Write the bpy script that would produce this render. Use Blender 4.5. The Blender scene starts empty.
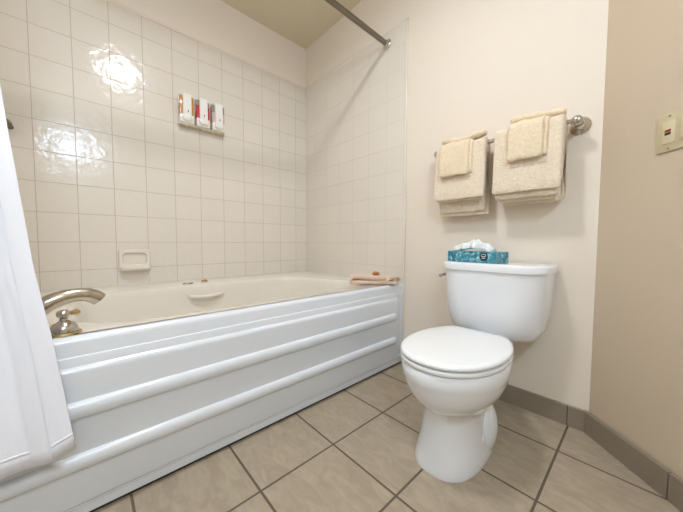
import bpy, bmesh, math, random
from mathutils import Vector, Matrix, noise
random.seed(4)
S = bpy.context.scene
COL = S.collection
PI = math.pi

# ---------------------------------------------------------------- materials
def lin(c):
    return tuple(((v/255)/12.92 if v/255 <= .04045 else ((v/255+.055)/1.055)**2.4) for v in c) + (1,)

def mat(name, rgb, rough=.5, metal=0, coat=0, bump=0, bscale=50, mottle=0, mscale=8, trans=0, emit=0, ecol=None, sheen=0, sss=0, detail=3):
    m = bpy.data.materials.new(name); m.use_nodes = True
    n = m.node_tree.nodes; l = m.node_tree.links
    b = n['Principled BSDF']
    b.inputs['Roughness'].default_value = rough
    b.inputs['Metallic'].default_value = metal
    b.inputs['Coat Weight'].default_value = coat
    b.inputs['Transmission Weight'].default_value = trans
    b.inputs['Sheen Weight'].default_value = sheen
    if sss:
        b.inputs['Subsurface Weight'].default_value = sss
        b.inputs['Subsurface Scale'].default_value = .01
    tc = n.new('ShaderNodeTexCoord')
    nz = n.new('ShaderNodeTexNoise'); nz.inputs['Scale'].default_value = mscale; nz.inputs['Detail'].default_value = 4
    l.new(tc.outputs['Object'], nz.inputs['Vector'])
    mix = n.new('ShaderNodeMixRGB')
    c = lin(rgb)
    mix.inputs['Color1'].default_value = tuple(v*(1-mottle) for v in c[:3])+(1,)
    mix.inputs['Color2'].default_value = tuple(min(1, v*(1+mottle)) for v in c[:3])+(1,)
    l.new(nz.outputs['Fac'], mix.inputs['Fac'])
    l.new(mix.outputs['Color'], b.inputs['Base Color'])
    if bump:
        n2 = n.new('ShaderNodeTexNoise'); n2.inputs['Scale'].default_value = bscale; n2.inputs['Detail'].default_value = detail
        l.new(tc.outputs['Object'], n2.inputs['Vector'])
        bp = n.new('ShaderNodeBump'); bp.inputs['Strength'].default_value = bump; bp.inputs['Distance'].default_value = .004
        l.new(n2.outputs['Fac'], bp.inputs['Height']); l.new(bp.outputs['Normal'], b.inputs['Normal'])
    if emit:
        b.inputs['Emission Color'].default_value = ecol or (1, 1, 1, 1)
        b.inputs['Emission Strength'].default_value = emit
    return m

def tile_mat(name, rgb, grout, u, v, u0, v0, w, h, mortar, rough, wave=0, wscale=20, mott=.03, mscale=5, rgb2=None, vein=0, bdist=.0015, mrough=None):
    """u,v: which object axes make the tile plane"""
    m = bpy.data.materials.new(name); m.use_nodes = True
    n = m.node_tree.nodes; l = m.node_tree.links
    b = n['Principled BSDF']
    tc = n.new('ShaderNodeTexCoord'); sp = n.new('ShaderNodeSeparateXYZ'); l.new(tc.outputs['Object'], sp.inputs[0])
    au = n.new('ShaderNodeMath'); au.operation = 'SUBTRACT'; au.inputs[1].default_value = u0 - 100*w
    av = n.new('ShaderNodeMath'); av.operation = 'SUBTRACT'; av.inputs[1].default_value = v0 - 100*h
    l.new(sp.outputs[u], au.inputs[0]); l.new(sp.outputs[v], av.inputs[0])
    cb = n.new('ShaderNodeCombineXYZ'); l.new(au.outputs[0], cb.inputs[0]); l.new(av.outputs[0], cb.inputs[1])
    br = n.new('ShaderNodeTexBrick'); br.offset = 0; br.squash = 1
    br.inputs['Scale'].default_value = 1; br.inputs['Brick Width'].default_value = w; br.inputs['Row Height'].default_value = h
    br.inputs['Mortar Size'].default_value = mortar; br.inputs['Mortar Smooth'].default_value = .25
    br.inputs['Bias'].default_value = 0
    c = lin(rgb)
    br.inputs['Color1'].default_value = tuple(x*(1-mott) for x in c[:3])+(1,)
    br.inputs['Color2'].default_value = tuple(x*(1+mott) for x in c[:3])+(1,)
    br.inputs['Mortar'].default_value = lin(grout)
    l.new(cb.outputs[0], br.inputs['Vector'])
    out = br.outputs['Color']
    if rgb2:
        nz = n.new('ShaderNodeTexNoise'); nz.inputs['Scale'].default_value = mscale; nz.inputs['Detail'].default_value = 8
        nz.inputs['Roughness'].default_value = .65; nz.inputs['Distortion'].default_value = 1.2
        mp = n.new('ShaderNodeMapping'); mp.inputs['Scale'].default_value = (1, 2.2, 1)
        l.new(tc.outputs['Object'], mp.inputs[0]); l.new(mp.outputs[0], nz.inputs['Vector'])
        cr = n.new('ShaderNodeValToRGB'); cr.color_ramp.elements[0].position = .38; cr.color_ramp.elements[1].position = .66
        l.new(nz.outputs['Fac'], cr.inputs[0])
        mx = n.new('ShaderNodeMixRGB'); mx.inputs['Color2'].default_value = lin(rgb2)
        ml = n.new('ShaderNodeMath'); ml.operation = 'MULTIPLY'
        inv = n.new('ShaderNodeMath'); inv.operation = 'SUBTRACT'; inv.inputs[0].default_value = 1
        l.new(br.outputs['Fac'], inv.inputs[1]); l.new(inv.outputs[0], ml.inputs[0]); l.new(cr.outputs['Color'], ml.inputs[1])
        m3 = n.new('ShaderNodeMath'); m3.operation = 'MULTIPLY'; m3.inputs[1].default_value = vein
        l.new(ml.outputs[0], m3.inputs[0]); l.new(m3.outputs[0], mx.inputs['Fac']); l.new(out, mx.inputs['Color1'])
        out = mx.outputs['Color']
    l.new(out, b.inputs['Base Color'])
    rr = n.new('ShaderNodeMapRange'); rr.inputs['To Min'].default_value = rough; rr.inputs['To Max'].default_value = mrough or .8
    l.new(br.outputs['Fac'], rr.inputs['Value']); l.new(rr.outputs[0], b.inputs['Roughness'])
    bp = n.new('ShaderNodeBump'); bp.invert = True; bp.inputs['Strength'].default_value = .6; bp.inputs['Distance'].default_value = bdist
    l.new(br.outputs['Fac'], bp.inputs['Height'])
    nrm = bp.outputs['Normal']
    if wave:
        n2 = n.new('ShaderNodeTexNoise'); n2.inputs['Scale'].default_value = wscale; n2.inputs['Detail'].default_value = 2.5
        l.new(tc.outputs['Object'], n2.inputs['Vector'])
        b2 = n.new('ShaderNodeBump'); b2.inputs['Strength'].default_value = wave; b2.inputs['Distance'].default_value = .004
        l.new(n2.outputs['Fac'], b2.inputs['Height']); l.new(nrm, b2.inputs['Normal']); nrm = b2.outputs['Normal']
    l.new(nrm, b.inputs['Normal'])
    return m

TW, TH, TY0, TZ0 = .155, .154, -1.659, .767
WTILE = (229, 222, 211); GROUT = (196, 182, 162)
M = dict(
    tile_left=tile_mat('glazed_tile_left', WTILE, GROUT, 1, 2, TY0, TZ0, TW, TH, .0017, .16, .5, 22, .012),
    tile_back=tile_mat('glazed_tile_back', WTILE, (208, 198, 184), 0, 2, 1.066-7*TW, TZ0, TW, TH, .0013, .25, .15, 26, .012),
    tile_trim=mat('glazed_trim', (228, 221, 211), .2),
    paint=mat('wall_paint', (232, 221, 206), .75, bump=.12, bscale=160, mottle=.01),
    paint_tan=mat('wall_paint_tan', (208, 191, 167), .75, bump=.12, bscale=160, mottle=.01),
    ceiling=mat('ceiling_paint', (218, 207, 182), .9, bump=.1, bscale=120),
    floor=tile_mat('floor_tile', (160, 146, 126), (98, 86, 70), 0, 1, 1.315, -.806, .292, .297, .0042, .42, .10, 30, .035, 11, (182, 168, 147), .7, .002),
    base=mat('baseboard_tile', (140, 128, 112), .4, mottle=.12, mscale=14, bump=.08, bscale=25),
    grout=mat('dark_grout', (92, 80, 66), .9),
    acrylic_cool_lit=mat('tub_acrylic_cool_lit', (226, 231, 237), .16, coat=.4),  # apron white with a cool light tint put into its colour
    basin=mat('basin_acrylic', (230, 224, 213), .18, coat=.3),
    china=mat('vitreous_china', (238, 241, 245), .08, coat=.6),
    seatp=mat('seat_plastic', (240, 243, 245), .14, coat=.3),
    chrome=mat('chrome', (205, 200, 192), .12, 1),
    steel=mat('brushed_rod_steel', (128, 120, 108), .3, 1),
    nickel=mat('brushed_nickel', (190, 182, 168), .2, 1),
    brass=mat('polished_brass', (196, 174, 126), .2, 1),
    towel=mat('terry_towel', (232, 216, 192), .95, bump=1, bscale=190, mottle=.22, mscale=110, sheen=.4),
    towelp=mat('terry_towel_light', (236, 217, 186), .95, bump=1, bscale=190, mottle=.2, mscale=110, sheen=.4),
    mat_pink=mat('terry_bath_mat', (226, 200, 178), .95, bump=1, bscale=260, mottle=.08, mscale=60, sheen=.4),
    curtain=mat('curtain_cloth', (240, 243, 252), .75, bump=.25, bscale=30, sheen=.2, detail=5),
    ivory=mat('ivory_plastic', (205, 193, 158), .35),
    ivory2=mat('ivory_plastic_light', (216, 205, 172), .3),
    red=mat('red_button', (170, 40, 45), .4), black=mat('black_button', (30, 28, 30), .4),
    white=mat('white_plastic', (240, 238, 234), .25),
    cream=mat('cream_ceramic', (232, 224, 211), .18, coat=.4),
    amber=mat('amber_liquid', (196, 138, 66), .15, coat=.5),
    redl=mat('red_liquid', (196, 22, 24), .12, coat=.5),
    pink=mat('pale_pink_liquid', (205, 182, 176), .15, coat=.5),
    clear=mat('smoky_clear_plastic', (150, 138, 128), .1, coat=.5),
    tissue=mat('tissue_paper', (246, 246, 246), .9, sss=.1),
    soap=mat('amber_soap', (168, 104, 48), .3),
    soapstone=mat('yellow_soap', (206, 176, 112), .4),
    screw=mat('screw_metal', (170, 160, 130), .3, 1),
    shade_and_mark=mat('gap_shade_and_mark', (40, 36, 32), .8),
    bracket=mat('champagne_bracket', (214, 203, 182), .3, .3),
    badge=mat('badge_ink', (24, 52, 60), .4), badgew=mat('badge_white', (225, 235, 238), .5),
    dome=mat('lamp_glass_warm', (255, 244, 225), .4),
    globe=mat('lamp_glass_cool', (255, 252, 245), .4),
)
# tissue carton print: mottled teal with pale flecks
def carton():
    m = bpy.data.materials.new('carton_print'); m.use_nodes = True
    n = m.node_tree.nodes; l = m.node_tree.links; b = n['Principled BSDF']
    tc = n.new('ShaderNodeTexCoord'); nz = n.new('ShaderNodeTexNoise'); nz.inputs['Scale'].default_value = 34; nz.inputs['Detail'].default_value = 6
    nz.inputs['Distortion'].default_value = 2
    l.new(tc.outputs['Object'], nz.inputs['Vector'])
    cr = n.new('ShaderNodeValToRGB'); e = cr.color_ramp.elements
    e[0].position = .34; e[0].color = lin((22, 98, 122)); e[1].position = .68; e[1].color = lin((178, 212, 214))
    x = e.new(.5); x.color = lin((58, 146, 166))
    l.new(nz.outputs['Fac'], cr.inputs[0]); l.new(cr.outputs[0], b.inputs['Base Color']); b.inputs['Roughness'].default_value = .45
    return m
M['carton'] = carton()
LAMP_WARM = 135; LAMP_COOL = 95
for k, st, c in (('dome', LAMP_WARM, (1, 1.0, 1.04, 1)), ('globe', LAMP_COOL, (.66, .86, 1.12, 1))):
    b = M[k].node_tree.nodes['Principled BSDF']; b.inputs['Emission Color'].default_value = c; b.inputs['Emission Strength'].default_value = st

# ---------------------------------------------------------------- mesh helpers
def new(): return bmesh.new()

def box(bm, x0, x1, y0, y1, z0, z1, bev=0, seg=2, mi=0, mtx=None):
    vs = [bm.verts.new((x, y, z)) for x in (x0, x1) for y in (y0, y1) for z in (z0, z1)]
    idx = [(0, 1, 3, 2), (4, 6, 7, 5), (0, 4, 5, 1), (2, 3, 7, 6), (0, 2, 6, 4), (1, 5, 7, 3)]
    fs = [bm.faces.new([vs[i] for i in f]) for f in idx]
    for f in fs: f.material_index = mi
    if bev:
        es = list({e for f in fs for e in f.edges})
        r = bmesh.ops.bevel(bm, geom=es, offset=bev, segments=seg, profile=.5, affect='EDGES')
        for f in r['faces']: f.material_index = mi
        vs = list({v for f in r['faces'] for v in f.verts} | {v for v in vs if v.is_valid})
    if mtx: bmesh.ops.transform(bm, matrix=mtx, verts=[v for v in vs if v.is_valid])
    return vs

def loft(bm, rings, cap0=True, cap1=True, mi=0, closed=True):
    R = [[bm.verts.new(p) for p in r] for r in rings]
    n = len(R[0])
    for a, b in zip(R[:-1], R[1:]):
        for i in range(n if closed else n-1):
            j = (i+1) % n
            f = bm.faces.new((a[i], a[j], b[j], b[i])); f.material_index = mi
    if cap0: bm.faces.new(R[0][::-1]).material_index = mi
    if cap1: bm.faces.new(R[-1]).material_index = mi
    return R

def tube(bm, pts, rad, n=16, cap=True, flat=1.0, mi=0):
    """round tube along pts; rad number or list; flat squashes the second axis"""
    pts = [Vector(p) for p in pts]
    if not isinstance(rad, (list, tuple)): rad = [rad]*len(pts)
    rings = []; prev = None
    for i, p in enumerate(pts):
        t = (pts[min(i+1, len(pts)-1)] - pts[max(i-1, 0)]).normalized()
        if prev is None:
            a = Vector((0, 0, 1)) if abs(t.z) < .9 else Vector((1, 0, 0))
            u = t.cross(a).normalized()
        else: u = (prev - t*prev.dot(t)).normalized()
        prev = u; w = t.cross(u)
        rings.append([p + (u*math.cos(2*PI*k/n) + w*flat*math.sin(2*PI*k/n))*rad[i] for k in range(n)])
    loft(bm, rings, cap, cap, mi)

def lathe(bm, prof, origin=(0, 0, 0), axis=(0, 0, 1), n=32, mi=0):
    """prof: (radius, height) pairs"""
    ax = Vector(axis).normalized(); q = Vector((0, 0, 1)).rotation_difference(ax); o = Vector(origin)
    rings = [[o + q @ Vector((max(r, 1e-5)*math.cos(2*PI*k/n), max(r, 1e-5)*math.sin(2*PI*k/n), h)) for k in range(n)] for r, h in prof]
    loft(bm, rings, True, True, mi)

def ellipsoid(bm, c, r, n=20, m=12, mi=0):
    rings = []
    for i in range(m+1):
        a = -PI/2 + PI*i/m
        rr = max(math.cos(a), .01)
        rings.append([(c[0]+r[0]*rr*math.cos(2*PI*k/n), c[1]+r[1]*rr*math.sin(2*PI*k/n), c[2]+r[2]*math.sin(a)) for k in range(n)])
    loft(bm, rings, True, True, mi)

def smooth_path(pts, k=6):
    pts = [Vector(p) for p in pts]; out = []
    for i in range(len(pts)-1):
        p0 = pts[max(i-1, 0)]; p1 = pts[i]; p2 = pts[i+1]; p3 = pts[min(i+2, len(pts)-1)]
        for j in range(k):
            t = j/k
            out.append(.5*((2*p1)+(p2-p0)*t+(2*p0-5*p1+4*p2-p3)*t*t+(3*p1-p0-3*p2+p3)*t**3))
    out.append(pts[-1]); return out

def world(o):
    return (world(o.parent) @ o.matrix_parent_inverse if o.parent else Matrix.Identity(4)) @ o.matrix_basis

def obj(name, bm, m, parent=None, smooth=40, loc=None, **props):
    bmesh.ops.recalc_face_normals(bm, faces=bm.faces)
    me = bpy.data.meshes.new(name); 
    if loc:
        bmesh.ops.translate(bm, vec=-Vector(loc), verts=bm.verts)
    bm.to_mesh(me); bm.free()
    for mm in (m if isinstance(m, (list, tuple)) else [m]): me.materials.append(mm)
    o = bpy.data.objects.new(name, me); COL.objects.link(o)
    if loc: o.location = loc
    if smooth:
        me.polygons.foreach_set('use_smooth', [True]*len(me.polygons))
        try: me.set_sharp_from_angle(angle=math.radians(smooth))
        except Exception: pass
    if parent is not None:
        o.parent = parent
        if not loc: o.matrix_parent_inverse = world(parent).inverted()
    for k, v in props.items(): o[k] = v
    return o

def thing(name, label, cat, loc, group=None):
    o = bpy.data.objects.new(name, None); COL.objects.link(o); o.location = loc
    o.empty_display_size = .05
    o['label'] = label; o['category'] = cat
    if group: o['group'] = group
    return o
def tag(o, label, cat, group=None):
    o['label'] = label; o['category'] = cat
    if group: o['group'] = group
    return o
def struct(name, bm, m, smooth=40): return obj(name, bm, m, None, smooth, kind='structure')

# ---------------------------------------------------------------- room shell
ZC = 2.477; ZT = 2.133; XC = 1.962; YB = -2.75; XR = 2.85
dz = XR - XC
bm = new(); 
vs = [bm.verts.new(p) for p in [(-.1, YB-.1, 0), (XR+.1, YB-.1, 0), (XR+.1, .1, 0), (-.1, .1, 0)]]
bm.faces.new(vs)
r = bmesh.ops.extrude_face_region(bm, geom=bm.faces[:]); bmesh.ops.translate(bm, vec=(0, 0, -.08), verts=[v for v in r['geom'] if isinstance(v, bmesh.types.BMVert)])
struct('floor', bm, M['floor'])
bm = new(); box(bm, -.1, XR+.1, YB-.1, .1, ZC, ZC+.08); struct('ceiling', bm, M['ceiling'])
# left wall: painted wall with a tiled slab on its lower part
bm = new(); box(bm, -.12, -.008, YB-.1, .1, 0, ZC); box(bm, -.008, 0, -1.83, 0, 0, ZT-.012, mi=1)
struct('wall_left', bm, [M['paint'], M['tile_left']])
bm = new(); box(bm, -.008, XC+.02, .008, .12, 0, ZC); box(bm, 0, 1.056, 0, .008, 0, ZT-.012, mi=1)
struct('wall_back', bm, [M['paint'], M['tile_back']])
# 45 degree wall
bm = new()
a = Vector((XC, .008, 0)); b_ = Vector((XR, .008-dz, 0)); off = Vector((.07, .07, 0))
ring = [a, b_, b_+off*1.2, a+off*1.2]
loft(bm, [ring, [p+Vector((0, 0, ZC)) for p in ring]])
struct('wall_diagonal', bm, M['paint_tan'])
bm = new(); box(bm, XR, XR+.1, YB-.1, .008-dz, 0, ZC); struct('wall_right', bm, M['paint'])
bm = new(); box(bm, -.008, XR, YB-.1, YB, 0, ZC); struct('wall_front', bm, M['paint'])
bm = new(); box(bm, -.008, 1.12, -1.95, -1.838, 0, ZC); box(bm, 0, 1.066, -1.838, -1.83, 0, ZT, mi=1); struct('wall_head', bm, [M['paint'], M['tile_back']])
# bullnose trims
def bull(x0, x1, y0, y1, z0, z1, d):
    bm = new(); box(bm, x0, x1, y0, y1, z0, z1, .005, 3); return bm
struct('trim_1', bull(-.007, .004, -1.83, .0, ZT-.016, ZT+.002, 0), M['tile_trim'])
struct('trim_2', bull(0.0, 1.068, -.004, .0075, ZT-.016, ZT+.002, 0), M['tile_trim'])
struct('trim_3', bull(1.052, 1.068, -.004, .0075, 0.0, ZT+.002, 0), M['tile_trim'])
# tiled baseboards
def baseboard(name, p, q, joints, nrm, h=.087, t=.011, step=.297):
    p = Vector(p); q = Vector(q); d = (q-p).normalized(); n = Vector(nrm).normalized(); L = (q-p).length
    bm = new()
    def slab(s0, s1, t, h, mi, bev=.002):
        r = [p+d*s0, p+d*s1, p+d*s1+n*t, p+d*s0+n*t]
        up = Vector((0, 0, 1))
        R = [[v+up*0 for v in r], [v+up*(h-bev) for v in r], [r[0]+up*h, r[1]+up*h, r[1]+n*(t-bev)+up*h, r[0]+n*(t-bev)+up*h]]
        loft(bm, R, mi=mi)
    slab(0, L, t-.003, h-.001, 1)
    js = sorted([0]+[j for j in joints if 0 < j < L]+[L])
    for a, b in zip(js[:-1], js[1:]):
        slab(a+(.0018 if a else 0), b-(.0018 if b < L else 0), t, h, 0)
    struct(name, bm, [M['base'], M['grout']], 30)
baseboard('baseboard_back', (1.07, .008, 0), (XC-.003, .008, 0), [1.895-1.07-.297*k for k in range(3)], (0, -1, 0))
e = 2**-.5
baseboard('baseboard_diagonal', (XC-.004, .004, 0), (XR, .008-dz, 0), [.300+.297*k for k in range(5)], (-e, -e, 0))

# ---------------------------------------------------------------- bathtub
RZ = .513
def xleft(y):
    t = min(max((-.28-y)/.62, 0), 1); t = t*t*(3-2*t)
    return .29 + 0*t
def basin_ring(s, z, n=200, cy=-.85, b=.67, cx=.62, xr=.972, shy=0):
    out = []; m = 1600
    for i in range(m+1):
        t = 2*PI*i/m; c, s_ = math.cos(t), math.sin(t); e_ = 2/5.0
        y = cy + shy + b*s*(abs(s_)**e_)*(1 if s_ > 0 else -1)
        yf = cy + b*(abs(s_)**e_)*(1 if s_ > 0 else -1)
        u = (abs(c)**e_)
        if c >= 0: x = cx + (xr-cx)*u*(1-(1-s)*1.6)
        else: x = cx - (cx-xleft(yf))*u*(1-(1-s)*1.0)
        if s_ > 0: y = cy + (y-cy)*(1-.28*min(1, max(0, (.82-x)/.5)))
        out.append(Vector((x, y, z)))
    L = [0]
    for p, q in zip(out[:-1], out[1:]): L.append(L[-1]+(q-p).length)
    res = []; j = 0
    for k in range(n):                      # even spacing round the outline
        d = L[-1]*k/n
        while L[j+1] < d: j += 1
        f = (d-L[j])/max(1e-9, L[j+1]-L[j]); res.append(out[j].lerp(out[j+1], f))
    return res
tub = thing('bathtub', 'long white bathtub with ribbed front panel and cream inner basin along tiled wall', 'bathtub', (.55, -.9, 0))
bm = new()
n = 200; R0 = basin_ring(1.0, RZ, n)
# deck: square ring stitched to the basin outline
outer = []
x0, x1, y0, y1 = .001, 1.042, -1.828, -.001
ccx, ccy = .6, -.9
for p in R0:
    d = Vector((p.x-ccx, p.y-ccy, 0)); ts = []
    if d.x > 1e-6: ts.append((x1-ccx)/d.x)
    if d.x < -1e-6: ts.append((x0-ccx)/d.x)
    if d.y > 1e-6: ts.append((y1-ccy)/d.y)
    if d.y < -1e-6: ts.append((y0-ccy)/d.y)
    t = min(ts); outer.append(Vector((ccx+d.x*t, ccy+d.y*t, RZ)))
for cxy in ((x0, y0), (x0, y1), (x1, y0), (x1, y1)):
    i = min(range(n), key=lambda k: (outer[k].x-cxy[0])**2+(outer[k].y-cxy[1])**2)
    outer[i] = Vector((cxy[0], cxy[1], RZ))
rings = [outer, basin_ring(1.022, RZ), basin_ring(1.012, RZ-.0015), basin_ring(1.003, RZ-.007), basin_ring(.996, RZ-.016), basin_ring(.988, RZ-.035), basin_ring(.955, .36),
         basin_ring(.925, .24), basin_ring(.88, .175), basin_ring(.80, .145), basin_ring(.55, .135), basin_ring(.05, .13)]
loft(bm, rings, False, True)
obj('basin', bm, M['basin'], tub, 35, label='cream inner basin')
# apron: extruded profile plus ribs
bm = new()
prof = [(1.03, RZ), (1.040, RZ), (1.048, RZ-.002), (1.054, RZ-.006), (1.058, RZ-.012), (1.060, RZ-.02), (1.0605, .462), (1.0612, .459), (1.064, .4575), (1.0652, .455), (1.0655, .436),
        (1.0665, .4325), (1.0705, .4295), (1.0745, .4255), (1.0765, .420), (1.077, .414), (1.077, .30), (1.077, .060), (1.076, .056), (1.069, .054), (1.067, .052), (1.067, .048), (1.070, .046), (1.0705, .043),
        (1.067, .040), (1.0655, .038), (1.0655, .014), (1.060, .010), (1.03, .010)]
ys = [-1.828, -1.5, -1, -.5, -.2, -.075, -.066, -.058, -.052, -.046, -.03, -.010, -.003]
def px(x, y, z):
    # the raised panel ends short of the wall with a rounded corner; a plain flange runs on behind it
    if x > 1.0655 and z > .057:
        yc = -.046 - max(0, (z-.40))*.9
        k = min(1, max(0, (yc-y)/.022)); x = 1.0655+(x-1.0655)*(k*k*(3-2*k))
    return x if y < -.004 else 1.03+(x-1.03)*.95
loft(bm, [[Vector((px(x, y, z), y, z)) for x, z in prof] for y in ys])
def rib(zc, hz, d, y0=-1.76, y1=-.088):
    pts = []
    n = 40; L = y1-y0
    rings = []
    for y in [y0, y0+.004, y0+.012, y0+.03] + [y0+.03+(L-.06)*k/12 for k in range(1, 12)] + [y1-.03, y1-.012, y1-.004, y1]:
        e_ = min(y-y0, y1-y); k = math.sqrt(max(0, 1-(1-min(e_/.03, 1))**2))
        k = max(k, .05)
        rings.append([Vector((1.0745+d*k*max(0, math.cos(a))**.8, y, zc+.004*(1-0)+hz*(.45+.55*k)*math.sin(a))) for a in [(-PI/2)+PI*i/14 for i in range(15)]])
    loft(bm, rings, True, True)
rib(.313, .024, .018); rib(.170, .023, .018)
obj('apron_panel', bm, M['acrylic_cool_lit'], tub, 35)
bm = new(); box(bm, 1.0, 1.056, -1.82, -.004, 0.0, .0105); obj('toe_gap_shade', bm, M['shade_and_mark'], tub)  # near-black strip standing in for the shade under the apron
# arm rest moulded on the far side of the basin
bm = new()
pts = smooth_path([(.290, -1.045, .460), (.318, -1.025, .451), (.330, -.95, .446), (.318, -.875, .453), (.290, -.852, .462)], 6)
tube(bm, pts, [.006+.009*math.sin(PI*i/(len(pts)-1))**.5 for i in range(len(pts))], 16, flat=.75)
obj('arm_rest', bm, M['basin'], tub)
bm = new(); 
lathe(bm, [(.0, 0), (.030, 0), (.031, .004), (.026, .008), (.0, .009)], (0, 0, 0)); bmesh.ops.scale(bm, vec=(.55, 1, 1), verts=bm.verts)
bmesh.ops.translate(bm, vec=(.215, -1.028, RZ), verts=bm.verts)
obj('jet_control', bm, M['nickel'], tub, label='dull grey oval control button')
bm = new(); lathe(bm, [(.0, 0), (.018, 0), (.020, .004), (.017, .012), (.010, .016), (.0, .017)], (.185, -.925, RZ)); obj('air_control', bm, M['brass'], tub, label='small brass coloured air knob')

# ---------------------------------------------------------------- tub faucet
fc = thing('tub_faucet', 'arched nickel tub spout and bell shaped handle on the tub rim by the curtain', 'faucet', (.915, -1.625, RZ))
bm = new()
pts = smooth_path([(.915, -1.622, RZ+.008), (.915, -1.615, RZ+.03), (.912, -1.598, .562), (.908, -1.574, .583), (.902, -1.540, .598), (.896, -1.508, .603), (.890, -1.480, .600), (.886, -1.460, .589), (.884, -1.452, .581)], 5)
N = len(pts); rad = [.030-.009*min(1, i/(N*.6)) + (.001 if i > N*.7 else 0) for i in range(N)]
tube(bm, pts, rad, 24, flat=.9)
obj('spout', bm, M['nickel'], fc)
bm = new(); lathe(bm, [(0, 0), (.040, 0), (.040, .004), (.034, .009), (.028, .012), (0, .012)], (.915, -1.625, RZ)); obj('spout_base', bm, M['brass'], fc)
HX, HY = 1.008, -1.53
bm = new(); lathe(bm, [(0, 0), (.036, 0), (.037, .003), (.034, .007), (.0, .008)], (HX, HY, RZ)); hd = obj('handle', bm, M['brass'], fc, label='brass ringed base of the tap handle')
bm = new(); lathe(bm, [(0, .006), (.029, .006), (.0295, .012), (.028, .020), (.023, .029), (.014, .035), (.0095, .039), (.009, .044), (.0135, .049), (.0155, .056), (.0135, .063), (.008, .067), (0, .068)], (HX, HY, RZ)); obj('body', bm, M['chrome'], hd, label='chrome bell shaped body').matrix_parent_inverse.identity()
bm = new(); tube(bm, [(HX-.002, HY+.006, RZ+.056), (HX-.006, HY+.014, RZ+.056), (HX-.012, HY+.026, RZ+.055), (HX-.015, HY+.032, RZ+.055)], [.006, .0065, .0085, .005], 16); obj('lever', bm, M['brass'], hd, label='brass lever tip').matrix_parent_inverse.identity()

# ---------------------------------------------------------------- ceramic soap dish
sd = thing('soap_dish', 'cream ceramic soap dish recessed in the wall tiles above the tub', 'soap dish', (0, -1.264, .66))
bm = new()
ya, yb, za, zb = -1.342, -1.186, .598, .722
def rr(y0, y1, z0, z1, r, x, n=6):
    out = []
    for (cy_, cz_, a0) in ((y1-r, z1-r, 0), (y0+r, z1-r, PI/2), (y0+r, z0+r, PI), (y1-r, z0+r, 1.5*PI)):
        for k in range(n+1):
            a = a0+PI/2*k/n; out.append(Vector((x, cy_+r*math.cos(a), cz_+r*math.sin(a))))
    return out
loft(bm, [rr(ya, yb, za, zb, .012, .0005), rr(ya, yb, za, zb, .012, .012), rr(ya+.004, yb-.004, za+.004, zb-.004, .012, .018),
          rr(ya+.017, yb-.017, za+.026, zb-.017, .022, .018), rr(ya+.021, yb-.021, za+.031, zb-.021, .022, .013), rr(ya+.024, yb-.024, za+.034, zb-.024, .02, .004)], True, True)
obj('dish_frame', bm, M['cream'], sd)
bm = new(); 
rings = []
for k in range(13):
    u = k/12; y = ya+.008+(yb-ya-.016)*u; bul = .024+.022*math.sin(PI*u)**.4
    rings.append([Vector((.016, y, za+.002)), Vector((.014+bul*.8, y, za+.002)), Vector((.014+bul, y, za+.010)), Vector((.014+bul, y, za+.022)), Vector((.010+bul, y, za+.026)), Vector((.004+bul, y, za+.020)), Vector((.016, y, za+.018))])
loft(bm, rings); obj('dish_lip', bm, M['cream'], sd)

# ---------------------------------------------------------------- soap dispensers
bk = thing('dispenser_bracket', 'long narrow champagne coloured bracket under the three soap dispensers on tiled wall', 'bracket', (0, -.873, 1.54))
bm = new(); box(bm, .0005, .052, -1.016, -.732, 1.530, 1.538, .003); obj('tray', bm, M['bracket'], bk)
for y in (-.972, -.873, -.774):
    bm = new(); lathe(bm, [(.008, 0), (.008, -.006), (.005, -.010), (0, -.010)], (.04, y, 1.5295)); obj('nozzle', bm, M['bracket'], bk)
def dispenser(y, name_label, liquid, lv, lname):
    t = thing('soap_dispenser', name_label, 'soap dispenser', (0, y, 1.543), 'soap dispensers in a row on the tiled wall')
    w = .041
    bm = new(); box(bm, .001, .052, y-w, y+w, 1.545+.05, 1.545+.05+lv, .003); obj('liquid', bm, liquid, t, label=lname)
    if lv < .115:
        bm = new(); box(bm, .002, .051, y-w+.001, y+w-.001, 1.545+.0505+lv, 1.712, .003); obj('chamber', bm, M['clear'], t, label='clear smoky upper chamber')
    bm = new(); box(bm, .001, .060, y-w-.001, y+w+.001, 1.5385, 1.595, .006); obj('base', bm, M['cream'], t)
    bm = new()
    prof_ = [(.048, 1.728), (.058, 1.727), (.065, 1.716), (.067, 1.69), (.067, 1.60), (.065, 1.585), (.060, 1.57), (.048, 1.57)]
    loft(bm, [[Vector((x if 0 < k < 3 else min(x, .07), yy, z)) for x, z in prof_] for k, yy in enumerate([y-.024, y-.021, y+.021, y+.024])])
    obj('front_cover', bm, M['white'], t)
    bm = new(); ellipsoid(bm, (.063, y, 1.572), (.013, .029, .024)); obj('push_button', bm, M['white'], t)
    bm = new(); ellipsoid(bm, (.0685, y+.004, 1.612), (.002, .0025, .008), 10, 8); obj('level_mark', bm, M['shade_and_mark'], t)
    bm = new(); box(bm, .001, .05, y-w, y+w, 1.7125, 1.718, .002); obj('cap', bm, M['white'], t)
dispenser(-.972, 'leftmost wall soap dispenser, full of amber liquid', M['amber'], .1165, 'amber liquid soap')
dispenser(-.873, 'middle wall soap dispenser, half full of bright red liquid', M['redl'], .080, 'red liquid soap')
dispenser(-.774, 'rightmost wall soap dispenser, holding pale pinkish liquid', M['pink'], .068, 'pale pink liquid soap')

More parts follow.
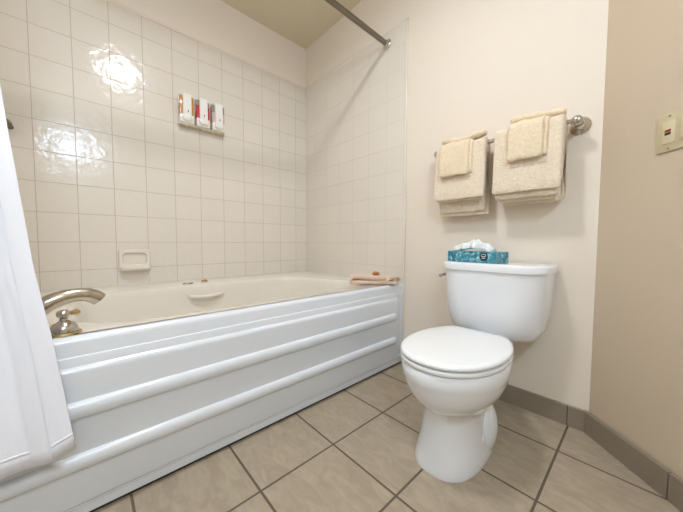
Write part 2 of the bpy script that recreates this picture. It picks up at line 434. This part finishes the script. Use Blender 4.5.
# ---------------------------------------------------------------- curtain rod, curtain
RX, RZZ = .912, 2.052
rod = thing('curtain_rod', 'brushed steel shower curtain rod running high across the tub to the tiled wall', 'curtain rod', (RX, -.9, RZZ))
bm = new(); tube(bm, [(RX, -1.822, RZZ), (RX, -1.3, RZZ), (RX, -.6, RZZ), (RX, -.016, RZZ)], .0155, 20); obj('pole', bm, M['steel'], rod)
for s in (0, 1):
    bm = new(); lathe(bm, [(0, 0), (.031, 0), (.032, .004), (.028, .008), (.019, .011), (.017, .024), (.0, .024)], (RX, -.0005 if not s else -1.829, RZZ), (0, -1 if not s else 1, 0)); obj('flange', bm, M['chrome'], rod)

cur = thing('shower_curtain', 'white cloth shower curtain bunched at the near end of the tub', 'curtain', (1.0, -1.7, .24))
bm = new()
def cpoint(u, v):
    """u 0..1 from free edge to wall; v 0..1 from top to hem"""
    z = 2.03 - (2.03-.242)*v
    ye = (-1.70 + .06*v) if v < .4 else (-1.676 + (v-.4)*.272)
    # measured free edge
    T = [(0, -1.70), (.30, -1.655), (.50, -1.620), (.52, -1.617), (.74, -1.577), (.845, -1.548), (1.0, -1.514)]
    for (a, ya_), (b, yb_) in zip(T[:-1], T[1:]):
        if a <= v <= b: ye = ya_+(yb_-ya_)*(v-a)/(b-a)
    x = .925 + .215*v
    L = ye+1.815
    y = ye - u*L
    amp = (.006+.024*max(0, (u-.42)/.58))
    f = u*3.4
    x += amp*math.sin(2*PI*(f-.1))*min(1, u*4)
    y += amp*.3*math.sin(4*PI*f+.8)*min(1, u*3)
    x += .0045*noise.noise(Vector((u*7, v*5, 1))) + .003*noise.noise(Vector((u*16+v*9, v*17-u*6, 4)))
    if u < .13: x -= (.13-u)*.16
    z -= .004*math.sin(u*9)*v
    return Vector((x, y, z))
NU, NV = 120, 60
loft(bm, [[cpoint(i/NU, j/NV) for i in range(NU+1)] for j in range(NV+1)], False, False, closed=False)
co = obj('panel', bm, M['curtain'], cur, 180)
sm = co.modifiers.new('thick', 'SOLIDIFY'); sm.thickness = .0022; sm.offset = 0
# stitched hem strips standing slightly proud
bm = new()
loft(bm, [[cpoint(i/80, j/NV)+Vector((.0012, .0005, 0)) for i in range(10, 12)] for j in range(NV+1)], False, False, closed=False)
o_ = obj('side_hem', bm, M['curtain'], cur, 180); o_.modifiers.new('t', 'SOLIDIFY').thickness = .0012
bm = new()
loft(bm, [[cpoint(i/NU, v)+Vector((.0012, .0005, 0)) for i in range(NU+1)] for v in (.978, .982)], False, False, closed=False)
o_ = obj('bottom_hem', bm, M['curtain'], cur, 180); o_.modifiers.new('t', 'SOLIDIFY').thickness = .0012
for k in range(6):
    p = cpoint(.05+k*.17, 0)
    bm = new(); 
    tube(bm, [(RX+.026*math.cos(a), p.y+.002, RZZ-.010+.028*math.sin(a)) for a in [2*PI*i/24 for i in range(25)]], .0018, 8)
    obj('ring', bm, M['chrome'], cur)

# chrome knob on tiled wall
kn = thing('wall_knob', 'small chrome knob on the tiled wall at the edge of the curtain', 'wall knob', (0, -1.74, 1.325))
bm = new(); lathe(bm, [(0, 0), (.024, 0), (.025, .004), (.018, .007), (.012, .010), (.012, .018), (0, .018)], (.0005, -1.748, 1.332), (1, 0, 0)); obj('base', bm, M['chrome'], kn)
bm = new(); tube(bm, [(.012, -1.748, 1.332), (.03, -1.742, 1.325), (.05, -1.728, 1.310), (.056, -1.722, 1.303)], [.013, .016, .014, .010], 16); obj('handle', bm, M['steel'], kn)

# ---------------------------------------------------------------- toilet
TX = 1.641
toilet = thing('toilet', 'white two piece toilet with closed lid against the back wall', 'toilet', (TX, -.42, 0))
def bowl_ring(z, a, yf, yb, pw=2.0, n=56, wb=None):
    """egg ring: yf front y, yb back y"""
    yc = yf + (yb-yf)*.46; out = []
    for i in range(n):
        t = 2*PI*i/n; s, c = math.sin(t), math.cos(t)
        e_ = 2/pw
        x = a*(abs(s)**e_)*(1 if s > 0 else -1)
        if c > 0: y = yc + (yf-yc)*abs(c)**e_
        else: y = yc + (yb-yc)*abs(c)**e_
        if c < 0 and wb is not None: x *= 1-(1-wb)*abs(c)**1.5
        out.append(Vector((TX+x, y, z)))
    return out
bm = new()
secs = [(0, .110, -.658, -.27, 2.5), (.012, .111, -.659, -.27, 2.5), (.03, .107, -.654, -.27, 2.5), (.10, .098, -.641, -.265, 2.2), (.165, .091, -.634, -.265, 2.2), (.200, .092, -.634, -.265, 2.1), (.206, .098, -.642, -.26, 2.1), (.214, .109, -.656, -.26, 2),
        (.230, .125, -.676, -.255, 2), (.252, .143, -.698, -.25, 2), (.28, .157, -.713, -.25, 2), (.305, .166, -.722, -.25, 2), (.322, .169, -.726, -.25, 2), (.329, .1715, -.729, -.25, 2), (.368, .173, -.731, -.25, 2), (.372, .170, -.727, -.255, 2), (.373, .14, -.69, -.28, 2)]
loft(bm, [[p+Vector((-.008*max(0, min(1, (.215-s_[0])/.06)), 0, 0)) for p in bowl_ring(s_[0], s_[1]*(.978 if s_[0] > .21 else 1), *s_[2:])] for s_ in secs])
# deck under the tank
box(bm, TX-.068, TX+.068, -.38, -.05, .25, .349, .025, 4)
# trapway relief on both sides
for s in (-1, 1):
    P = smooth_path([(TX+s*.062, -.49, .03), (TX+s*.076, -.475, .07), (TX+s*.070, -.46, .105), (TX+s*.078, -.44, .13), (TX+s*.068, -.41, .150)], 5)
    tube(bm, P, [.020]*len(P), 18)
    ellipsoid(bm, (TX+s*.062, -.405, .085), (.050, .075, .105), 28, 16)
obj('bowl', bm, M['china'], toilet, 50)
def lid_ring(z, sc, n=64, fl=0):
    out = []; yc = -.500; b = .233*sc; a = .170*sc; bb = .207*sc
    m = n//2
    pts = []
    for i in range(m+1):                       # front half, right to left
        t = PI*i/m; pts.append((a*abs(math.cos(t))**.92*(1 if math.cos(t) > 0 else -1), yc-b*math.sin(t)**.96))
    back = []
    for i in range(1, 12):
        u = i/12; yy = yc+bb*u*.90; back.append((-a*(1-.30*u**2.2), yy))
    back += [(-a*.66, yc+bb*.955), (-a*.60, yc+bb*.985), (-a*.5, yc+bb), (-a*.25, yc+bb*1.005), (0, yc+bb*1.008)]
    pts += back + [(-x, y) for x, y in back[::-1][1:]]
    return [Vector((TX+x, y, z)) for x, y in pts]
SZ = -.0155
bm = new(); loft(bm, [lid_ring(.390+SZ, .97), lid_ring(.3905+SZ, .985), lid_ring(.394+SZ, .998), lid_ring(.401+SZ, 1.0), lid_ring(.405+SZ, .992), lid_ring(.4055+SZ, .96)]); obj('seat', bm, M['seatp'], toilet, 60)
bm = new(); loft(bm, [lid_ring(.4085+SZ, .955), lid_ring(.4095+SZ, .985), lid_ring(.413+SZ, .997), lid_ring(.418+SZ, .997), lid_ring(.4225+SZ, .985), lid_ring(.425+SZ, .955), lid_ring(.4265+SZ, .90), lid_ring(.4275+SZ, .7), lid_ring(.428+SZ, .35), lid_ring(.428+SZ, .05)]); obj('lid', bm, M['seatp'], toilet, 60)
for s in (-1, 1):
    bm = new(); box(bm, TX+s*.07-.020, TX+s*.07+.020, -.300, -.262, .349, .398, .006, 3); obj('hinge', bm, M['seatp'], toilet)
# tank
def tank_ring(z, hw, yf, cf, yb=-.006, cut=.075, n=7):
    """flat front with chamfered, rounded front corners"""
    pts = [(-hw, yb), (-hw, yf+cut*1.15)]
    for s in (-1, 1):
        a = Vector((s*hw, yf+cut*1.15)); b = Vector((s*(hw-cut*.18), yf+cut*.45)); c = Vector((s*(hw-cut*.95), yf+cut*.02)); d = Vector((s*(hw-cut*1.5), yf))
        cv = []
        for i in range(n+1):
            t = i/n; q = (1-t)**3*a+3*(1-t)**2*t*b+3*(1-t)*t*t*c+t**3*d; cv.append((q.x, q.y))
        if s == 1: cv = cv[::-1]
        pts += cv[1:] if s == -1 else cv
    pts += [(hw, yb)]
    return [Vector((TX-.013+x, y, z)) for x, y in pts]
bm = new()
loft(bm, [tank_ring(.350, .126, -.150, 0, cut=.04), tank_ring(.352, .143, -.165, 0, cut=.045), tank_ring(.362, .163, -.182, 0, cut=.052), tank_ring(.380, .177, -.196, 0, cut=.056), tank_ring(.405, .187, -.205, 0, cut=.06), tank_ring(.45, .196, -.213, 0, cut=.062),
          tank_ring(.52, .203, -.219, 0, cut=.064), tank_ring(.60, .207, -.223, 0, cut=.062), tank_ring(.647, .209, -.225, 0, cut=.062)])
obj('tank', bm, M['china'], toilet, 45)
bm = new()
loft(bm, [tank_ring(.646, .211, -.228, 0, cut=.064), tank_ring(.648, .216, -.233, 0, cut=.064), tank_ring(.672, .218, -.235, 0, cut=.064), tank_ring(.678, .215, -.232, 0, cut=.064), tank_ring(.6815, .207, -.223, 0, cut=.06), tank_ring(.6825, .18, -.20, 0, cut=.05)])
obj('tank_lid', bm, M['china'], toilet, 45)
bm = new(); lathe(bm, [(0, 0), (.014, 0), (.015, .004), (.010, .010), (.008, .016), (0, .016)], (TX-.013-.2055, -.130, .612), (-1, 0, 0))
tube(bm, [(TX-.233, -.130, .612), (TX-.236, -.145, .611), (TX-.236, -.17, .609), (TX-.235, -.18, .608)], [.006, .006, .008, .009], 14)
obj('flush_lever', bm, M['chrome'], toilet, label='chrome flush lever')

# ---------------------------------------------------------------- tissue box on the tank
TB = Vector((1.556, -.124, .683)); TA = math.radians(-9)
tb = thing('tissue_box', 'flat teal patterned tissue box on top of the toilet tank', 'tissue box', TB)
tb.rotation_euler = (0, 0, TA)
def local(name, bm, m, parent, smooth=40, **p):
    o = obj(name, bm, m, None, smooth, **p); o.parent = parent; return o
bm = new(); box(bm, -.116, .116, -.057, .057, .0005, .048, .0015, 1); local('carton', bm, M['carton'], tb)
bm = new(); lathe(bm, [(0, 0), (.0165, 0), (.0165, .0012), (0, .0012)], (.066, -.0572, .026), (0, -1, 0), 24); bmesh.ops.scale(bm, vec=(1.15, 1, 1.15), verts=bm.verts, space=Matrix.Translation((-.066, 0, -.026))); local('emblem', bm, M['badge'], tb, label='dark round printed emblem')
bm = new()
tube(bm, [(.066+.012*math.cos(a), -.0590, .026+.012*math.sin(a)) for a in [PI*.15+PI*.7*i/10 for i in range(11)]], .0013, 6)
for zz, hh in ((.027, .010), (.020, .008)):
    box(bm, .066-hh, .066+hh, -.0594, -.0582, zz-.0014, zz+.0014)
local('emblem_mark', bm, M['badgew'], tb, label='pale lettering strokes on the emblem')
# popped tissue
bm = new()
NU, NV = 48, 14
for side in (0, 1):
    rings = []
    for j in range(NV+1):
        v = j/NV; ring = []
        for i in range(NU+1):
            u = i/NU*2-1
            wv = .080+.022*math.sin(v*2.2)
            x = u*wv - .018
            crest = .046+.007*math.sin(u*5+1)+.005*math.sin(u*11+.5)
            y = (.010+.040*v**1.3)*(1 if side else -1)*(.8+.2*math.sin(u*7)) * math.cos(u*1.2) + .010*math.sin(u*11+v*2)*(.4+v)
            z = .045 + crest*(1-abs(u)**3*.6)*(math.sin(PI*(.18+.60*v))) 
            if v > .75: z = z - (v-.75)*.055
            ring.append(Vector((x, y*.8, max(z, .047))))
        rings.append(ring)
    loft(bm, rings, False, False, closed=False)
t_ = local('tissue', bm, M['tissue'], tb, 180); t_.modifiers.new('t', 'SOLIDIFY').thickness = .0012

# ---------------------------------------------------------------- towel bar and towels
BY, BZ = -.075, 1.243
bar = thing('towel_bar', 'chrome towel bar with round end posts on the wall above the toilet', 'towel bar', (1.6, 0, BZ))
bm = new(); tube(bm, [(1.312, BY, BZ), (1.6, BY, BZ), (1.902, BY, BZ)], .009, 18); obj('bar', bm, M['chrome'], bar)
for x in (1.318, 1.895):
    bm = new(); lathe(bm, [(0, 0), (.034, 0), (.035, .004), (.030, .010), (.020, .014), (.015, .022), (.0125, .040), (.0125, .060), (.017, .066), (.0185, .076), (.017, .088), (.010, .095), (0, .096)], (x, .0075, BZ), (0, -1, 0)); obj('post', bm, M['chrome'], bar)

def cloth_u(bm, x0, x1, zf, zb, r, th, yf_off=0, seed=0, nx=30, wob=.004, flare=0, barz=BZ, bary=BY):
    """closed strip hung over the bar: front leg down to zf, back leg to zb; r inner radius, th thickness"""
    path = []
    nz = 14
    for k in range(nz+1): path.append(('b', barz + (zb-barz)*(1-k/nz)))
    prof = []
    for kind, z in path: prof.append((bary+r+th/2, z))
    for k in range(1, 10):
        a = PI*k/10; prof.append((bary+(r+th/2)*math.cos(a), barz+(.010+(r+th/2-.010)*.42)*math.sin(a)))
    for k in range(nz+1): prof.append((bary-(r+th/2)-yf_off*(k/nz), barz+(zf-barz)*k/nz))
    npt = len(prof)
    def nrm(i):
        a = prof[max(i-1, 0)]; b = prof[min(i+1, npt-1)]; d = Vector((b[0]-a[0], b[1]-a[1])).normalized(); return Vector((d.y, -d.x))
    outer = []; inner = []
    for i, (y, z) in enumerate(prof):
        nn = nrm(i); e_ = min(i, npt-1-i); k = 1 if e_ > 1 else (.55 if e_ == 0 else .9)
        outer.append((y-nn.x*th/2*k, z-nn.y*th/2*k)); inner.append((y+nn.x*th/2*k, z+nn.y*th/2*k))
    loop = outer + inner[::-1]
    rings = []
    for i in range(nx+1):
        u = i/nx; ex = min(u, 1-u)*2; k = math.sqrt(max(0, 1-(1-min(ex/.05, 1))**2))*.5+.5
        ring = []
        for (y, z) in loop:
            dn = (barz-z)
            w = noise.noise(Vector((u*3+seed, z*9, y*20)))
            x = x0+(x1-x0)*u + flare*(u-.5)*max(0, dn) + .3*wob*w
            yc = bary + (y-bary)
            my = sum(p[0] for p in loop)/len(loop)
            sgn = -1 if y < bary else 1
            # round the side edges by pinching the thickness
            mid = bary + sgn*(r+th/2)+(-yf_off*min(1, max(0, dn)/(barz-zf)) if sgn < 0 else 0)
            yy = mid+(y-mid)*k if dn > 0 else y
            yy += wob*w*(1 if sgn < 0 else .3)
            ring.append(Vector((x, min(yy, .004), z + wob*.8*noise.noise(Vector((u*4+seed*2, 0, sgn))))))
        rings.append(ring)
    loft(bm, rings)

def soft(o, amt=.0032, seed=0, lv=1):
    s = o.modifiers.new('s', 'SUBSURF'); s.levels = lv; s.render_levels = lv
    t = bpy.data.textures.new('terry', 'CLOUDS'); t.noise_scale = .006; t.noise_depth = 1
    d = o.modifiers.new('d', 'DISPLACE'); d.texture = t; d.strength = amt; d.texture_coords = 'LOCAL'
    return o

# left hand towel
bm = new()
cloth_u(bm, 1.330, 1.568, .978, .925, .010, .014, .006, 1)
cloth_u(bm, 1.328, 1.576, .986, .908, .024, .013, .012, 2.3, flare=.03)
o = soft(obj('hand_towel', bm, M['towel'], None, 60))
tag(o, 'folded beige hand towel on the left half of the towel bar, rear layer hanging lower', 'towel')
# right bath towel
bm = new()
cloth_u(bm, 1.635, 1.850, .948, .94, .009, .014, .004, 3)
cloth_u(bm, 1.622, 1.856, .960, .945, .023, .013, .010, 4.1)
cloth_u(bm, 1.615, 1.866, .984, .955, .0365, .018, .014, 5.2)
o = soft(obj('bath_towel', bm, M['towel'], None, 60))
tag(o, 'thick folded beige bath towel on the right half of the towel bar', 'towel')

def wash(x0, x1, zf, r, seed, tip, name, label, drop=0):
    bm = new()
    cloth_u(bm, x0, x1, zf+.004, 1.19, r, .014, .004, seed, 24, .006, 0)
    cloth_u(bm, x0+.004, x1-.012, zf, 1.18, r+.0145, .015, .006, seed+1, 24, .007, 0)
    # rumpled twisted fold on top
    (a0, z0_), (a1, z1_), (a2, z2_) = tip
    yy = -.108
    P = smooth_path([(a0, yy-.004, z0_-.012), ((a0+a1)/2, yy-.010, (z0_+z1_)/2-.004), (a1, yy-.008, z1_), ((a1+a2)/2, yy, (z1_+z2_)/2+.002), (a2, yy+.006, z2_)], 7)
    n_ = len(P); tube(bm, P, [.019-.004*i/n_+.003*math.sin(i*.6) - (.006 if i in (0, n_-1) else 0) for i in range(n_)], 16, flat=.85)
    P = smooth_path([(a0+.006, yy+.026, z0_-.002), ((a0+a1)/2, yy+.024, (z0_+z1_)/2+.004), (a1, yy+.022, z1_+.004), ((a1+a2)/2, yy+.022, (z1_+z2_)/2+.008), (a2-.004, yy+.028, z2_+.004)], 7)
    n_ = len(P); tube(bm, P, [.017+.003*math.sin(i*.8+2) - (.005 if i in (0, n_-1) else 0) for i in range(n_)], 14, flat=.85)
    o = soft(obj(name, bm, M['towelp'], None, 60))
    tag(o, label, 'washcloth'); return o
wash(1.362, 1.526, 1.100, .036, 11, ((1.372, 1.296), (1.462, 1.268), (1.576, 1.284)), 'washcloth', 'small beige washcloth with twisted top, draped over the left hand towel')
wash(1.676, 1.820, 1.112, .056, 17, ((1.682, 1.304), (1.789, 1.282), (1.868, 1.276)), 'washcloth', 'small beige washcloth with twisted top, draped over the right bath towel')

# ---------------------------------------------------------------- bath mat and soap on the tub corner
D = Vector((.66, .75, 0)).normalized(); Nn = Vector((D.y, -D.x, 0))   # Nn points at the viewer
C0 = Vector((.962, -.170, RZ+.003))
def slabfold(bm, L, W, z0, h, shift=0, seed=0):
    rings = []
    for i in range(25):
        u = i/24*2-1; e_ = 1-abs(u); k = math.sqrt(max(0, 1-(1-min(e_/.10, 1))**2))
        ring = []
        for a in [2*PI*j/28 for j in range(28)]:
            c, s = math.cos(a), math.sin(a)
            yy = (abs(c)**.45)*(1 if c > 0 else -1)*W*(.7+.3*k)
            zz = z0 + h/2 + (abs(s)**.7)*(1 if s > 0 else -1)*h/2*(.35+.65*k) 
            w = noise.noise(Vector((u*2.2+seed, c*1.5, s)))
            zz = max(z0+.0008, zz + .010*w - .003*abs(u))
            ring.append(C0 + D*(u*L+shift+.008*w) + Nn*(yy+.008*w) + Vector((0, 0, zz)))
        rings.append(ring)
    loft(bm, rings)
bm = new()
slabfold(bm, .146, .052, 0, .024, -.006, 1)
def Q(a, n_, z): return C0+D*a+Nn*n_+Vector((0, 0, z))
P = smooth_path([Q(-.138, .006, .040), Q(-.120, .008, .044), Q(-.06, .012, .041), Q(0, .014, .038), Q(.07, .016, .035), Q(.105, .018, .037), Q(.122, .018, .040)], 6)
tube(bm, P, [(.016+.0035*noise.noise(Vector((i*.35, 0, 0))))*(.7 if i in (0, len(P)-1) else 1) for i in range(len(P))], 20, flat=1.0)
P = smooth_path([Q(-.125, -.026, .032), Q(-.05, -.022, .038), Q(.03, -.020, .036), Q(.115, -.016, .034)], 8)
tube(bm, P, [.017+.003*noise.noise(Vector((i*.4, 5, 0))) for i in range(len(P))], 18, flat=.9)
P = smooth_path([Q(.075, .026, .022), Q(.105, .030, .040), Q(.130, .020, .044), Q(.150, .004, .034), Q(.152, -.01, .016)], 6)
tube(bm, P, [.012]*len(P), 16, flat=.8)
o = soft(obj('bath_mat', bm, M['mat_pink'], None, 60)); tag(o, 'folded pinkish beige bath mat on the far corner of the tub rim', 'bath mat')
bm = new(); ellipsoid(bm, C0+D*.012+Nn*.000+Vector((0, 0, .062)), (.025, .020, .014)); 
tag(obj('soap_bar', bm, M['soap'], None, 60), 'small amber brown soap lying on the folded bath mat', 'soap')

# ---------------------------------------------------------------- wall plate with test outlet
OP = Vector((XC+.262*e, .008-.262*e, 1.108))
pl = thing('outlet_plate', 'ivory double wall plate with red and black test buttons on the tan wall', 'wall plate', OP)
pl.rotation_euler = (0, 0, math.radians(-135))   # local +x along the wall away from camera side, +y out of wall
rotm = Matrix.Rotation(math.radians(-45), 4, 'Z')   # local x -> along wall toward viewer, local -y -> into room
pl.rotation_euler = rotm.to_euler()
bm = new(); box(bm, -.059, .059, -.0055, -.0005, -.0575, .0575, .003, 3); local('plate', bm, M['ivory'], pl)
def device(cx_, kind):
    bm = new(); box(bm, cx_-.0168, cx_+.0168, -.0085, -.004, -.0335, .0335, .0015, 2)
    d = local('outlet' if kind else 'rocker_switch', bm, M['ivory2'], pl)
    if kind:
        for zz, m in ((.0045, 'red'), (-.0045, 'black')):
            bm = new(); box(bm, cx_-.008, cx_+.008, -.0105, -.008, zz-.0034, zz+.0034, .0008, 1)
            o = local('test_button', bm, M[m], pl, label=m+' button'); o.parent = d
    else:
        bm = new(); box(bm, cx_-.0145, cx_+.0145, -.0115, -.008, -.030, .030, .0015, 2); o = local('rocker', bm, M['ivory2'], pl); o.parent = d
device(-.0245, 1); device(.0245, 0)
for cx_ in (-.0245, .0245):
    for zz in (.0485, -.0485):
        bm = new(); lathe(bm, [(0, 0), (.0032, 0), (.0028, .001), (0, .0012)], (cx_, -.0055, zz), (0, -1, 0), 14); local('screw', bm, M['screw'], pl)

# ---------------------------------------------------------------- the room's lamps
cl = thing('ceiling_light', 'round white drum lamp with warm glass lens on the ceiling', 'ceiling light', (1.42, -1.19, ZC))
bm = new(); lathe(bm, [(0, 0), (.112, 0), (.115, -.004), (.115, -.062), (.111, -.066), (.104, -.066), (.104, -.050), (0, -.050)], (1.42, -1.19, ZC-.0005)); obj('lamp_housing', bm, M['white'], cl)
bm = new(); lathe(bm, [(.1035, -.0505), (.1035, -.058), (.06, -.064), (0, -.066)], (1.42, -1.19, ZC)); obj('glass_lens', bm, M['dome'], cl)
vl = thing('vanity_light', 'wall lamp with three round globes on the right wall', 'wall lamp', (XR, -1.66, 1.95))
bm = new(); box(bm, XR-.03, XR-.0005, -1.94, -1.38, 1.91, 1.99, .004); obj('back_plate', bm, M['chrome'], vl)
for k in (-1, 0, 1):
    y = -1.66+k*.19
    bm = new(); ellipsoid(bm, (XR-.09, y, 1.95), (.055, .055, .055), 20, 12); obj('globe', bm, M['globe'], vl)
    bm = new(); lathe(bm, [(.022, 0), (.022, .03), (0, .03)], (XR-.029, y, 1.95), (-1, 0, 0)); obj('socket', bm, M['chrome'], vl)

w = bpy.data.worlds.new('World'); S.world = w; w.use_nodes = True
w.node_tree.nodes['Background'].inputs[0].default_value = (1, .95, .9, 1)
w.node_tree.nodes['Background'].inputs[1].default_value = .02

# ---------------------------------------------------------------- camera
F_, PITCH, ROLL, YAW = 277.9736, .0487, .0037, .8285
import math as m_
fw = Vector((-m_.sin(YAW)*m_.cos(PITCH), m_.cos(YAW)*m_.cos(PITCH), -m_.sin(PITCH)))
rt = Vector((m_.cos(YAW), m_.sin(YAW), 0)); up = rt.cross(fw)
r2 = rt*m_.cos(ROLL)+up*m_.sin(ROLL); u2 = -rt*m_.sin(ROLL)+up*m_.cos(ROLL)
cd = bpy.data.cameras.new('Camera'); cam = bpy.data.objects.new('Camera', cd); COL.objects.link(cam)
mt = Matrix((r2, u2, -fw)).transposed().to_4x4(); mt.translation = Vector((2.0896, -1.4778, .77))
cam.matrix_world = mt
cd.sensor_fit = 'HORIZONTAL'; cd.sensor_width = 36; cd.lens = F_*36/683; cd.clip_start = .01
S.camera = cam
S.view_settings.view_transform = 'Standard'; S.view_settings.look = 'None'; S.view_settings.gamma = 1
S.view_settings.use_curve_mapping = False
S.view_settings.exposure = 0.36
S.cycles.max_bounces = 10; S.cycles.diffuse_bounces = 6
S.cycles.sample_clamp_indirect = 4
